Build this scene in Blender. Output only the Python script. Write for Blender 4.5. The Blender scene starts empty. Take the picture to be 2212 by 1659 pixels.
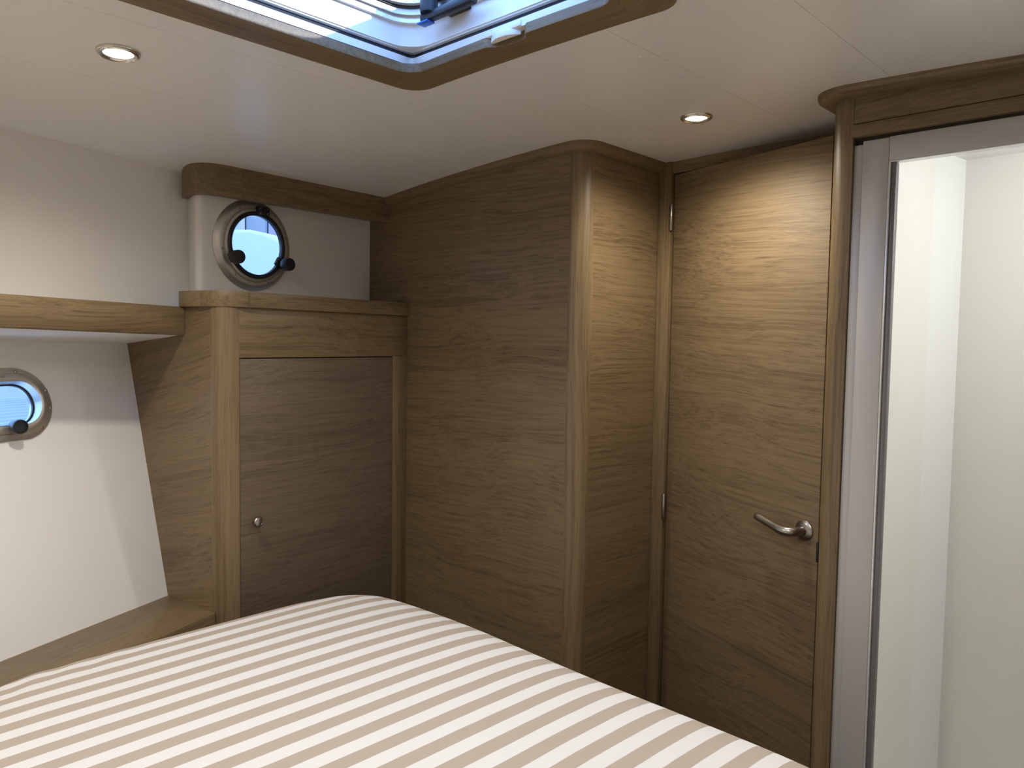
import bpy, bmesh, math, random
from mathutils import Vector, Matrix
random.seed(7)
C = bpy.context.scene.collection
S = bpy.context.scene
R = math.radians
Z0 = 1.5                                   # camera height above the cabin sole

# ------------------------------------------------------------------ camera
pit, rol, yaw = R(3.2), R(-.9), R(43.5)
cd = bpy.data.cameras.new('camera'); cam = bpy.data.objects.new('camera', cd); C.objects.link(cam)
cd.sensor_width = 36.0; cd.lens = 36.0 * 1661.0 / 2212.0; cd.clip_start = .01
dn_c = Vector((math.cos(pit)*math.sin(rol), math.cos(pit)*math.cos(rol), math.sin(pit)))   # world down seen in camera axes (x right, y down, z forward)
fw_c = (Vector((0, 0, 1)) - dn_c*dn_c.z).normalized(); rt_c = dn_c.cross(fw_c)
FWD = Vector((-math.sin(yaw), math.cos(yaw), 0)); RGT = Vector((math.cos(yaw), math.sin(yaw), 0)); UPW = Vector((0, 0, 1))
def c2w(v): return RGT*rt_c.dot(v) + FWD*fw_c.dot(v) - UPW*dn_c.dot(v)
ax, ay, az = c2w(Vector((1, 0, 0))), -c2w(Vector((0, 1, 0))), -c2w(Vector((0, 0, 1)))
cam.matrix_world = Matrix(((ax.x, ay.x, az.x, 0), (ax.y, ay.y, az.y, 0), (ax.z, ay.z, az.z, Z0), (0, 0, 0, 1)))
S.camera = cam

# ------------------------------------------------------------------ sky, sun, exposure
w = bpy.data.worlds.new('sky'); S.world = w; w.use_nodes = True
bg = w.node_tree.nodes['Background']; bg.inputs[0].default_value = (.27, .50, 1.0, 1); bg.inputs[1].default_value = 4.8
sd = bpy.data.lights.new('sun', 'SUN'); sd.energy = 3.0; sd.angle = R(.6); sd.color = (1, .93, .84)
sun = bpy.data.objects.new('sun_offscreen', sd); C.objects.link(sun)
sun.rotation_euler = Vector((-math.cos(R(13.2))*.92, -math.cos(R(13.2))*.39, -math.sin(R(13.2)))).to_track_quat('-Z', 'Y').to_euler()
S.view_settings.view_transform = 'Standard'; S.view_settings.look = 'None'
S.view_settings.exposure = 0.38; S.view_settings.gamma = 1.0; S.view_settings.use_curve_mapping = False
LAMP_COL = (1.0, .92, .77); LAMP_W = 15.5

# ------------------------------------------------------------------ helpers
def ceil(x): return Z0 + .579 - .041*(x + 1.0)**2
def link(name, me, mat=None, parent=None):
    o = bpy.data.objects.new(name, me); C.objects.link(o)
    if mat and me: me.materials.append(mat)
    if parent:
        o.parent = parent; o.matrix_parent_inverse = Matrix.Translation(root_loc(parent)).inverted()
    return o
ROOTLOC = {}
def root_loc(p): return ROOTLOC.get(p, Vector((0, 0, 0)))
def thing(name, label, cat, loc, group=None, kind=None):
    o = bpy.data.objects.new(name, None); C.objects.link(o); o.location = loc; ROOTLOC[o] = Vector(loc); o.empty_display_size = .05
    tag(o, label, cat, group, kind); return o
def tag(o, label=None, cat=None, group=None, kind=None):
    if label: o['label'] = label
    if cat: o['category'] = cat
    if group: o['group'] = group
    if kind: o['kind'] = kind
    return o
def build(name, bm, mat, parent=None, bevel=0, seg=2, smooth=False, ang=40):
    bmesh.ops.remove_doubles(bm, verts=bm.verts, dist=1e-6)
    bmesh.ops.recalc_face_normals(bm, faces=bm.faces)
    if bevel:
        es = [e for e in bm.edges if len(e.link_faces) == 2 and e.calc_face_angle(0) > R(35)]
        bmesh.ops.bevel(bm, geom=es, offset=bevel, segments=seg, affect='EDGES', profile=.5, clamp_overlap=True)
    me = bpy.data.meshes.new(name)
    if smooth or bevel:
        for f in bm.faces: f.smooth = True
        for e in bm.edges:
            if len(e.link_faces) == 2 and e.calc_face_angle(0) > R(ang): e.smooth = False
    bm.to_mesh(me); bm.free()
    return link(name, me, mat, parent)
def box_bm(x0, x1, y0, y1, z0, z1, bm=None):
    bm = bm or bmesh.new()
    v = [bm.verts.new((x, y, z)) for z in (z0, z1) for y in (y0, y1) for x in (x0, x1)]
    for f in ((0, 2, 3, 1), (4, 5, 7, 6), (0, 1, 5, 4), (2, 6, 7, 3), (0, 4, 6, 2), (1, 3, 7, 5)): bm.faces.new([v[i] for i in f])
    return bm
def box(name, x0, x1, y0, y1, z0, z1, mat, parent=None, bevel=.001): return build(name, box_bm(x0, x1, y0, y1, z0, z1), mat, parent, bevel)
class Frame:
    def __init__(s, o, u, v, n): s.o, s.u, s.v, s.n = Vector(o), Vector(u).normalized(), Vector(v).normalized(), Vector(n).normalized()
    def __call__(s, a, b, c=0): return s.o + s.u*a + s.v*b + s.n*c
def fbox_bm(F, a0, a1, b0, b1, c0, c1, bm=None):
    bm = box_bm(a0, a1, b0, b1, c0, c1) if bm is None else bm
    for v in bm.verts: v.co = F(*v.co)
    return bm
def fbox(name, F, a0, a1, b0, b1, c0, c1, mat, parent=None, bevel=.001): return build(name, fbox_bm(F, a0, a1, b0, b1, c0, c1), mat, parent, bevel)
def prism(name, poly, z0, z1, mat, parent=None, bevel=0, smooth=False, ang=40):
    """plan polygon between z0 and z1 (numbers or functions of x)"""
    f0 = z0 if callable(z0) else (lambda x: z0); f1 = z1 if callable(z1) else (lambda x: z1)
    bm = bmesh.new()
    lo = [bm.verts.new((p[0], p[1], f0(p[0]))) for p in poly]; hi = [bm.verts.new((p[0], p[1], f1(p[0]))) for p in poly]
    n = len(poly)
    for i in range(n): bm.faces.new((lo[i], lo[(i+1) % n], hi[(i+1) % n], hi[i]))
    bm.faces.new(lo[::-1]); bm.faces.new(hi)
    return build(name, bm, mat, parent, bevel, smooth=smooth, ang=ang)
def fillet(path, i, r, n=10):
    p0, p, p1 = Vector(path[i-1][:2]), Vector(path[i][:2]), Vector(path[i+1][:2])
    a, b = (p0-p).normalized(), (p1-p).normalized(); half = a.angle(b)/2
    t = r/math.tan(half); c = p + (a+b).normalized()*(r/math.sin(half))
    s, e = p+a*t-c, p+b*t-c; tot = s.angle_signed(e)
    pts = []
    for k in range(n+1):
        an = -tot*k/n; pts.append(tuple(c + Vector((s.x*math.cos(an)-s.y*math.sin(an), s.x*math.sin(an)+s.y*math.cos(an)))))
    return [tuple(q[:2]) for q in path[:i]] + pts + [tuple(q[:2]) for q in path[i+1:]]
def resample(path, step):
    out = [path[0]]
    for a, b in zip(path, path[1:]):
        d = math.dist(a, b); n = max(1, int(d/step))
        for k in range(1, n+1): out.append((a[0]+(b[0]-a[0])*k/n, a[1]+(b[1]-a[1])*k/n))
    return out
def normals2(path, side):
    ns = []
    for i in range(len(path)):
        segs = []
        if i > 0: segs.append((Vector(path[i])-Vector(path[i-1])).normalized())
        if i < len(path)-1: segs.append((Vector(path[i+1])-Vector(path[i])).normalized())
        nn = [Vector((d.y, -d.x))*side for d in segs]
        if len(nn) == 2:
            m = (nn[0]+nn[1]).normalized(); ns.append(m/max(.3, m.dot(nn[0])))
        else: ns.append(nn[0])
    return ns
def sweep(name, path, prof, side, zf, mat, parent=None, bevel=0, ang=35):
    """closed profile [(out, dz)] swept along an open plan path; zf(x) is the height of dz = 0"""
    zf_ = zf if callable(zf) else (lambda x: zf)
    ns = normals2(path, side); bm = bmesh.new(); rows = []
    for p, n in zip(path, ns):
        rows.append([bm.verts.new((p[0]+n.x*o, p[1]+n.y*o, zf_(p[0])+dz)) for o, dz in prof])
    m = len(prof)
    for a, b in zip(rows, rows[1:]):
        for j in range(m): bm.faces.new((a[j], a[(j+1) % m], b[(j+1) % m], b[j]))
    bm.faces.new(rows[0]); bm.faces.new(rows[-1][::-1])
    return build(name, bm, mat, parent, bevel, smooth=True, ang=ang)
def lathe_bm(F, prof, n=48, closed=False, bm=None, cap=False):
    """prof [(r, h)] turned about F.n"""
    bm = bm or bmesh.new(); rows = []
    for r, h in prof:
        if r < 1e-6: rows.append([bm.verts.new(F(0, 0, h))])
        else: rows.append([bm.verts.new(F(r*math.cos(2*math.pi*k/n), r*math.sin(2*math.pi*k/n), h)) for k in range(n)])
    prs = list(zip(rows, rows[1:])) + ([(rows[-1], rows[0])] if closed else [])
    for a, b in prs:
        for k in range(n):
            k2 = (k+1) % n
            if len(a) == 1 and len(b) == 1: continue
            if len(a) == 1: bm.faces.new((a[0], b[k], b[k2]))
            elif len(b) == 1: bm.faces.new((a[k], a[k2], b[0]))
            else: bm.faces.new((a[k], a[k2], b[k2], b[k]))
    return bm
def lathe(name, F, prof, mat, parent=None, n=48, closed=False, ang=35): return build(name, lathe_bm(F, prof, n, closed), mat, parent, smooth=True, ang=ang)
def loops(name, F, ls, mat, parent=None, closed=False, ang=35, caps=False):
    """bridge a list of (2-D loop, height) rings"""
    bm = bmesh.new(); rows = [[bm.verts.new(F(a, b, h)) for a, b in l] for l, h in ls]; n = len(rows[0])
    prs = list(zip(rows, rows[1:])) + ([(rows[-1], rows[0])] if closed else [])
    for a, b in prs:
        for k in range(n): bm.faces.new((a[k], a[(k+1) % n], b[(k+1) % n], b[k]))
    if caps: bm.faces.new(rows[0][::-1]); bm.faces.new(rows[-1])
    return build(name, bm, mat, parent, smooth=True, ang=ang)
def rrect(x0, x1, y0, y1, r, n=8, m=6):
    pts = []
    cs = ((x1-r, y1-r, 0), (x0+r, y1-r, 90), (x0+r, y0+r, 180), (x1-r, y0+r, 270))
    for i, (cx, cy, a) in enumerate(cs):
        arc = [(cx+r*math.cos(R(a+90*k/n)), cy+r*math.sin(R(a+90*k/n))) for k in range(n+1)]
        pts += arc
        nx, ny, na = cs[(i+1) % 4]; q = (nx+r*math.cos(R(na)), ny+r*math.sin(R(na))); p = arc[-1]
        pts += [(p[0]+(q[0]-p[0])*k/m, p[1]+(q[1]-p[1])*k/m) for k in range(1, m)]
    return pts
def hole_panel(name, F, outer, hole, th, mat, parent=None):
    """flat panel with a hole through it; front at height 0, back at -th"""
    bm = bmesh.new()
    def ring(pts, h): 
        vs = [bm.verts.new(F(a, b, h)) for a, b in pts]
        return vs, [bm.edges.new((vs[i], vs[(i+1) % len(vs)])) for i in range(len(vs))]
    o0, eo0 = ring(outer, 0); h0, eh0 = ring(hole, 0)
    bmesh.ops.triangle_fill(bm, use_beauty=True, use_dissolve=False, edges=eo0+eh0)
    o1, eo1 = ring(outer, -th); h1, eh1 = ring(hole, -th)
    bmesh.ops.triangle_fill(bm, use_beauty=True, use_dissolve=False, edges=eo1+eh1)
    for a, b in ((o0, o1), (h0, h1)):
        for i in range(len(a)): bm.faces.new((a[i], a[(i+1) % len(a)], b[(i+1) % len(a)], b[i]))
    return build(name, bm, mat, parent)
def tube_bm(pts, rad, n=12, squash=None, bm=None, ref=Vector((0, 0, 1))):
    bm = bm or bmesh.new(); rows = []; pts = [Vector(p) for p in pts]
    for i, p in enumerate(pts):
        t = (pts[min(i+1, len(pts)-1)]-pts[max(i-1, 0)]).normalized(); a = t.cross(ref).normalized(); b = a.cross(t)
        r = rad[i] if isinstance(rad, (list, tuple)) else rad; sq = squash[i] if squash else 1
        rows.append([bm.verts.new(p + a*r*sq*math.cos(2*math.pi*k/n) + b*r*math.sin(2*math.pi*k/n)) for k in range(n)])
    for A, B in zip(rows, rows[1:]):
        for k in range(n): bm.faces.new((A[k], A[(k+1) % n], B[(k+1) % n], B[k]))
    bm.faces.new(rows[0][::-1]); bm.faces.new(rows[-1]); return bm
def smoothstep_path(pts, n=6):
    """Catmull-Rom through points"""
    P = [Vector(p) for p in pts]; P = [P[0]*2-P[1]] + P + [P[-1]*2-P[-2]]; out = []
    for i in range(1, len(P)-2):
        for k in range(n):
            t = k/n; a, b, c, d = P[i-1], P[i], P[i+1], P[i+2]
            out.append(.5*((2*b)+(c-a)*t+(2*a-5*b+4*c-d)*t*t+(3*b-a-3*c+d)*t**3))
    return out + [P[-2]]

# ------------------------------------------------------------------ materials
def newmat(name):
    m = bpy.data.materials.new(name); m.use_nodes = True; nt = m.node_tree; return m, nt, nt.nodes, nt.links, nt.nodes['Principled BSDF']
def plain(name, col, rough=.5, metal=0, coat=0, bump=0, bscale=300, spec=.5, var=0):
    m, nt, N, L, b = newmat(name)
    b.inputs['Base Color'].default_value = (*col, 1); b.inputs['Roughness'].default_value = rough; b.inputs['Metallic'].default_value = metal
    b.inputs['Specular IOR Level'].default_value = spec
    b.inputs['Coat Weight'].default_value = coat; b.inputs['Coat Roughness'].default_value = .15
    tc = N.new('ShaderNodeTexCoord'); no = N.new('ShaderNodeTexNoise'); no.inputs['Scale'].default_value = bscale; L.new(tc.outputs['Object'], no.inputs['Vector'])
    if bump:
        bu = N.new('ShaderNodeBump'); bu.inputs['Strength'].default_value = bump; bu.inputs['Distance'].default_value = .001
        L.new(no.outputs['Fac'], bu.inputs['Height']); L.new(bu.outputs['Normal'], b.inputs['Normal'])
    if var:
        n2 = N.new('ShaderNodeTexNoise'); n2.inputs['Scale'].default_value = 4; L.new(tc.outputs['Object'], n2.inputs['Vector'])
        mx = N.new('ShaderNodeMix'); mx.data_type = 'RGBA'; mx.inputs[6].default_value = (*[c*(1-var) for c in col], 1); mx.inputs[7].default_value = (*[min(1, c*(1+var)) for c in col], 1)
        L.new(n2.outputs['Fac'], mx.inputs[0]); L.new(mx.outputs[2], b.inputs['Base Color'])
    return m
def wood(name, rot=(0, 0, 0), dark=(.126, .084, .042), light=(.248, .172, .092), rough=.42, warp=.05, seed=0, fine=1.0):
    """oak; the grain runs along local x after 'rot' is undone"""
    m, nt, N, L, b = newmat(name)
    tc = N.new('ShaderNodeTexCoord'); oi = N.new('ShaderNodeObjectInfo')
    vr = N.new('ShaderNodeVectorRotate'); vr.rotation_type = 'EULER_XYZ'; vr.invert = True; vr.inputs['Rotation'].default_value = rot
    L.new(tc.outputs['Object'], vr.inputs['Vector'])
    of = N.new('ShaderNodeVectorMath'); of.operation = 'ADD'; L.new(vr.outputs[0], of.inputs[0])
    rs = N.new('ShaderNodeVectorMath'); rs.operation = 'SCALE'; rs.inputs[0].default_value = (3.1, 1.7, 2.3); L.new(oi.outputs['Random'], rs.inputs['Scale']); L.new(rs.outputs[0], of.inputs[1])
    def noise(sc, detail=2, rough_=.5, src=None):
        mp = N.new('ShaderNodeMapping'); mp.inputs['Scale'].default_value = sc; mp.inputs['Location'].default_value = (seed*1.37, seed*.71, seed*.93); L.new(src or of.outputs[0], mp.inputs['Vector'])
        no = N.new('ShaderNodeTexNoise'); no.inputs['Scale'].default_value = 1; no.inputs['Detail'].default_value = detail; no.inputs['Roughness'].default_value = rough_
        L.new(mp.outputs[0], no.inputs['Vector']); return no
    wn = noise((1.6, 3.2, 3.2), 1)
    ws = N.new('ShaderNodeMath'); ws.operation = 'MULTIPLY_ADD'; ws.inputs[1].default_value = warp*2; ws.inputs[2].default_value = -warp; L.new(wn.outputs['Fac'], ws.inputs[0])
    cb = N.new('ShaderNodeCombineXYZ'); L.new(ws.outputs[0], cb.inputs[1]); L.new(ws.outputs[0], cb.inputs[2])
    wv = N.new('ShaderNodeVectorMath'); wv.operation = 'ADD'; L.new(of.outputs[0], wv.inputs[0]); L.new(cb.outputs[0], wv.inputs[1])
    W_ = wv.outputs[0]
    band = noise((.5, 9, 9), 1, .5, W_); st = noise((.40, 105, 105), 3, .6, W_); fi = noise((3, 340, 340), 2, .6, W_)
    def mad(a, k, c=None):
        n = N.new('ShaderNodeMath'); n.operation = 'MULTIPLY_ADD'; n.inputs[1].default_value = k; L.new(a, n.inputs[0])
        if c is None: n.inputs[2].default_value = 0
        elif isinstance(c, float): n.inputs[2].default_value = c
        else: L.new(c, n.inputs[2])
        return n.outputs[0]
    s = mad(fi.outputs['Fac'], .46*fine, mad(st.outputs['Fac'], .64, mad(band.outputs['Fac'], .32)))
    pore = noise((9, 420, 420), 1, .5, W_)
    cr = N.new('ShaderNodeValToRGB'); e = cr.color_ramp.elements; e[0].position = .53+.46*.5*(fine-1); e[0].color = (*dark, 1); e[1].position = .93+.46*.5*(fine-1); e[1].color = (*light, 1)
    mid = cr.color_ramp.elements.new(.72+.46*.5*(fine-1)); mid.color = (*[d*.38+l*.62 for d, l in zip(dark, light)], 1)
    L.new(s, cr.inputs[0])
    pr = N.new('ShaderNodeValToRGB'); q = pr.color_ramp.elements; q[0].position = .60; q[0].color = (1, 1, 1, 1); q[1].position = .70; q[1].color = (.62, .58, .54, 1); L.new(pore.outputs['Fac'], pr.inputs[0])
    mu = N.new('ShaderNodeMix'); mu.data_type = 'RGBA'; mu.blend_type = 'MULTIPLY'; mu.inputs[0].default_value = .8; L.new(cr.outputs[0], mu.inputs[6]); L.new(pr.outputs[0], mu.inputs[7]); L.new(mu.outputs[2], b.inputs['Base Color'])
    b.inputs['Roughness'].default_value = rough; b.inputs['Specular IOR Level'].default_value = .45
    bu = N.new('ShaderNodeBump'); bu.inputs['Strength'].default_value = .25; bu.inputs['Distance'].default_value = .0008
    L.new(mad(fi.outputs['Fac'], .6, mad(st.outputs['Fac'], .6)), bu.inputs['Height']); L.new(bu.outputs['Normal'], b.inputs['Normal'])
    return m
def glass(name, tint=(1, 1, 1), refl=.07):
    m, nt, N, L, b = newmat(name); N.remove(b)
    t = N.new('ShaderNodeBsdfTransparent'); t.inputs[0].default_value = (*tint, 1); g = N.new('ShaderNodeBsdfGlossy'); g.inputs['Roughness'].default_value = .02
    lw = N.new('ShaderNodeLayerWeight'); lw.inputs['Blend'].default_value = .5          # Schlick, the same from either side of the pane
    f = N.new('ShaderNodeMath'); f.operation = 'POWER'; f.inputs[1].default_value = 5; L.new(lw.outputs['Facing'], f.inputs[0])
    k = N.new('ShaderNodeMath'); k.operation = 'MULTIPLY_ADD'; k.inputs[1].default_value = .6; k.inputs[2].default_value = refl*.5; k.use_clamp = True; L.new(f.outputs[0], k.inputs[0])
    mx = N.new('ShaderNodeMixShader'); L.new(k.outputs[0], mx.inputs[0]); L.new(t.outputs[0], mx.inputs[1]); L.new(g.outputs[0], mx.inputs[2]); L.new(mx.outputs[0], N['Material Output'].inputs[0])
    return m
def emit(name, col, st):
    m, nt, N, L, b = newmat(name); b.inputs['Base Color'].default_value = (*col, 1); b.inputs['Emission Color'].default_value = (*col, 1); b.inputs['Emission Strength'].default_value = st; return m
def stripes(name):
    m, nt, N, L, b = newmat(name)
    tc = N.new('ShaderNodeTexCoord'); sx = N.new('ShaderNodeSeparateXYZ'); L.new(tc.outputs['Object'], sx.inputs[0])
    no = N.new('ShaderNodeTexNoise'); no.inputs['Scale'].default_value = 6; L.new(tc.outputs['Object'], no.inputs['Vector'])
    a = N.new('ShaderNodeMath'); a.operation = 'MULTIPLY_ADD'; a.inputs[1].default_value = .004; L.new(no.outputs['Fac'], a.inputs[0]); L.new(sx.outputs['X'], a.inputs[2])
    d = N.new('ShaderNodeMath'); d.operation = 'MULTIPLY_ADD'; d.inputs[1].default_value = 1/STRIPE; d.inputs[2].default_value = 100+PHASE; L.new(a.outputs[0], d.inputs[0])
    fr = N.new('ShaderNodeMath'); fr.operation = 'FRACT'; L.new(d.outputs[0], fr.inputs[0])
    gt = N.new('ShaderNodeMath'); gt.operation = 'GREATER_THAN'; gt.inputs[1].default_value = .5; L.new(fr.outputs[0], gt.inputs[0])
    wv = N.new('ShaderNodeTexNoise'); wv.inputs['Scale'].default_value = 900; L.new(tc.outputs['Object'], wv.inputs['Vector'])
    mx = N.new('ShaderNodeMix'); mx.data_type = 'RGBA'; mx.inputs[6].default_value = (.84, .825, .82, 1); mx.inputs[7].default_value = (.52, .44, .365, 1); L.new(gt.outputs[0], mx.inputs[0])
    m2 = N.new('ShaderNodeMix'); m2.data_type = 'RGBA'; m2.blend_type = 'MULTIPLY'; m2.inputs[0].default_value = .12; L.new(mx.outputs[2], m2.inputs[6]); L.new(wv.outputs['Fac'], m2.inputs[7])
    L.new(m2.outputs[2], b.inputs['Base Color']); b.inputs['Roughness'].default_value = .85; b.inputs['Specular IOR Level'].default_value = .2
    bu = N.new('ShaderNodeBump'); bu.inputs['Strength'].default_value = .15; bu.inputs['Distance'].default_value = .0006; L.new(wv.outputs['Fac'], bu.inputs['Height']); L.new(bu.outputs['Normal'], b.inputs['Normal'])
    return m
STRIPE, PHASE = .066, .676
HX = (0, 0, 0); HY = (0, 0, R(90)); VZ = (0, R(90), 0)
dcv = Vector((-.151, .988, 0)).normalized(); CABROT = (0, 0, math.atan2(dcv.y, dcv.x))
M = dict(
    oak_x=wood('oak_grain_across', HX, seed=1), oak_y=wood('oak_grain_along', HY, seed=2), oak_z=wood('oak_grain_upright', VZ, seed=3, warp=.02),
    oak_cab=wood('oak_cabinet_front', CABROT, seed=4), oak_cabside=wood('oak_cabinet_side', (0, R(12), math.atan2(-.151, -.988)), seed=5),
    oak_cabdoor=wood('oak_cabinet_door', CABROT, dark=(.098, .070, .046), light=(.168, .124, .085), seed=6),
    oak_door=wood('oak_cabin_door', (0, R(3), R(-15.3)), seed=7, warp=.07, fine=1.25, rough=.58),
    oak_edge=wood('oak_end_grain', HX, seed=8),
    white=plain('white_laminate', (.80, .77, .72), .42, bump=.03, bscale=200), ceilw=plain('satin_ceiling', (.82, .795, .76), .30, bump=.02, bscale=120),
    hullw=plain('hull_lining', (.82, .80, .77), .45, bump=.03, bscale=200), cream=plain('cream_laminate', (.83, .815, .765), .35),
    gel=plain('gelcoat', (.84, .84, .82), .3), boatw=plain('boat_topsides', (.40, .41, .41), .4), plast=plain('white_plastic', (.78, .77, .74), .35), grey_pl=plain('slot_grey', (.035, .04, .06), .6),
    alu=plain('powder_coated_aluminium', (.50, .485, .48), .38, metal=.15), alu_lt=plain('aluminium_edge', (.80, .80, .82), .25, metal=.4), gasket=plain('grey_gasket', (.16, .15, .15), .45),
    steel=plain('brushed_steel', (.56, .53, .49), .42, metal=.8), nickel=plain('satin_nickel', (.40, .37, .33), .30, metal=1), chrome=plain('polished_ring', (.74, .71, .66), .22, metal=1),
    anod=plain('anodised_frame', (.58, .56, .52), .38, metal=.85), black=plain('black_plastic', (.012, .013, .017), .4), blue=plain('blue_clip', (.02, .12, .62), .35),
    glass=glass('porthole_glass', (.88, .90, .90)), shglass=glass('shower_glass', (.985, .99, .985), .02), acryl=glass('hatch_acrylic', (.93, .96, 1), .05),
    lens=emit('lamp_lens', (1, .93, .78), 30), sole=wood('sole_planking', HY, dark=(.10, .055, .03), light=(.2, .12, .07), seed=9),
    dock=None, clad=plain('cladding', (.50, .46, .55), .6), sheet=stripes('striped_sheet'), base=wood('bed_plinth', HX, seed=10),
)

# ------------------------------------------------------------------ ceiling (panels with butt joints), sole, walls
HX0, HX1, HY0, HY1 = -1.395, -.690, .436, 1.141       # outer edge of the hatch trim
hole = (-1.345, -.740, .486, 1.091)
seams = [-2.75, -2.15, -1.822, -1.493, -1.193, -.886, -.570, -.25, .05, .62]
cl = thing('ceiling', 'warm white satin ceiling panels with fine butt joints', 'ceiling', (-1.0, .5, Z0+.579), kind='structure')
def strip(name, a, b, mat, lift, parent):
    bm = bmesh.new()
    xs = sorted(set([a+(b-a)*k/12 for k in range(13)] + [v for v in hole[:2] if a < v < b])); ys = [-1.35, hole[2], hole[3], 2.215]
    vs = {}
    def v(i, j, t):
        if (i, j, t) not in vs: vs[i, j, t] = bm.verts.new((xs[i], ys[j], ceil(xs[i])+lift+(.004 if t else 0)))
        return vs[i, j, t]
    for i in range(len(xs)-1):
        for j in range(3):
            xm = (xs[i]+xs[i+1])/2
            if j == 1 and hole[0] < xm < hole[1]: continue
            for t in (0, 1): bm.faces.new((v(i, j, t), v(i+1, j, t), v(i+1, j+1, t), v(i, j+1, t)))
    for e in [e for e in bm.edges if len(e.link_faces) == 1 and abs(e.verts[0].co.z-e.verts[1].co.z) < .02]:
        pass
    for t0 in list(vs):
        pass
    # close the rims
    rim = [e for e in bm.edges if len(e.link_faces) == 1]
    for e in rim:
        k0 = [k for k, q in vs.items() if q is e.verts[0]][0]; k1 = [k for k, q in vs.items() if q is e.verts[1]][0]
        if k0[2] == 0: bm.faces.new((vs[k0], vs[k1], v(k1[0], k1[1], 1), v(k0[0], k0[1], 1)))
    return build(name, bm, mat, parent, smooth=True, ang=30)
for a, b in zip(seams, seams[1:]): strip('ceiling_panel', a+.0004, b-.0004, M['ceilw'], 0, cl)
strip('ceiling_backing', -2.75, .62, M['ceilw'], .0045, cl)
o = box('floor', -2.6, .62, -1.35, 3.2, -.02, 0, M['sole']); tag(o, 'dark wooden cabin sole under the bed', 'floor', kind='structure')

# upper left wall: bowed in plan
def upx(y): return -2.3944 + (-.243)*(y-1.0388) - .145*(y-1.0388)*(y-.5261) if y > .2 else upx(.21) - .36*(y-.21)
path = [(upx(y), y) for y in [1.16-.08*k for k in range(32)]]
o = sweep('wall_left', path, [(0, 0), (0, .56), (.03, .56), (.03, 0)], 1, Z0+.008, M['white']); tag(o, 'off-white upper wall above the oak shelf fiddle', 'wall', kind='structure')
# lower left (hull lining), leaning inboard towards the bottom, with an oval cut-out
n3 = Vector((.888, .377, .263)).normalized(); c3 = -1.9241
u3 = Vector((-.391, .920, 0)).normalized(); v3 = n3.cross(u3).normalized()
if v3.z < 0: v3 = -v3
POV = Vector((-2.312, .478, Z0-.187)); 
POV += n3*(c3 - n3.dot(POV-Vector((0, 0, Z0))))
F3 = Frame(POV, u3, v3, n3)
def hull_uv(y, z):
    x = (c3-n3.y*y-n3.z*(z-Z0))/n3.x; d = Vector((x, y, z))-POV; return (d.dot(u3), d.dot(v3))
stad = lambda hw, hh, n=10: rrect(-hw, hw, -hh, hh, hh-.0005, n, 6)
o = hole_panel('wall_hull', F3, [hull_uv(1.01, 0), hull_uv(1.01, Z0+.02), hull_uv(-1.33, Z0+.02), hull_uv(-1.33, 0)], stad(.165, .066), .02, M['hullw']); tag(o, 'sloping white hull lining below the oak shelf fiddle', 'wall', kind='structure')
o = box('wall_right', .40, .44, -1.35, 1.80, 0, Z0+.62, M['white']); tag(o, 'plain off-white side wall beyond the shower front', 'wall', kind='structure')
o = box('wall_back', -2.6, .44, -1.39, -1.33, 0, Z0+.62, M['white']); tag(o, 'plain off-white wall at the bed head', 'wall', kind='structure')

# ------------------------------------------------------------------ cabinet under the round porthole
I0 = Vector((-2.175, 1.743, 0)); dc = dcv; pc = Vector((-dc.y, dc.x, 0)); nc = Vector((dc.y, -dc.x, 0))    # along front, outboard along the side, towards the room
FC = Frame(I0, dc, UPW, nc); sC = -.7535; CO = I0 + dc*sC
ZL = Z0+.084
cab = thing('storage_cabinet', 'oak storage cabinet with rounded corner and flush door below the round porthole', 'cabinet', (-2.3, 1.4, 0))
rp = .055
fp = lambda s, t=0: (I0+dc*s-nc*t).to_2d()
side = lambda q, t=0: (CO+pc*q+dc*t).to_2d()
fil = fillet([tuple(side(.30)), tuple(CO.to_2d()), tuple(fp(-.3))], 1, rp, 12)[1:-1]
prism('corner_post', fil + [tuple(fp(sC+rp, .03)), tuple(side(rp, .03))], 0, ZL, M['oak_z'], cab, smooth=True)
qh = lambda z: .4928+.2806*(z+.031)+.010                          # where the hull lining meets the side, by height
FSd = Frame(CO, pc, UPW, -dc); pb_ = bmesh.new()
fr_ = [(rp, 0), (qh(-Z0), 0), (qh(-.02), Z0-.02), (.40, ZL), (rp, ZL)]
A_ = [pb_.verts.new(FSd(a, z, 0)) for a, z in fr_]; B_ = [pb_.verts.new(FSd(a, z, -.018)) for a, z in fr_]
pb_.faces.new(A_); pb_.faces.new(B_[::-1])
for k in range(5): pb_.faces.new((A_[k], A_[(k+1) % 5], B_[(k+1) % 5], B_[k]))
build('side_panel', pb_, M['oak_cabside'], cab)
sD0, sD1, zD = sC+rp, -.0724, Z0-.0600
fbox('top_rail', FC, sD0, 0, zD, ZL, -.02, 0, M['oak_cab'], cab, .0006)
fbox('stile', FC, sD1, 0, .30, zD, -.02, 0, M['oak_z'], cab, .0006)
fbox('bottom_rail', FC, sD0, sD1, 0, .30, -.02, 0, M['oak_cab'], cab, .0006)
fbox('carcass', FC, sD0+.012, -.045, .02, ZL-.005, -.24, -.024, M['oak_z'], cab, 0)
dr_ = fbox('door', FC, sD0+.0022, sD1-.0022, .304, zD-.0035, -.02, -.0008, M['oak_cabdoor'], cab, .0008)
FK = Frame(FC(-.651, Z0-.538, -.001), dc, UPW, nc)
kn = lathe('knob', FK, [(.0075, 0), (.007, .006), (.0065, .012), (.011, .016), (.0148, .019), (.0155, .023), (.0135, .0265), (.0105, .0275), (.0098, .0268), (.006, .0285), (0, .0292)], M['nickel'], dr_, 32)
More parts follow.
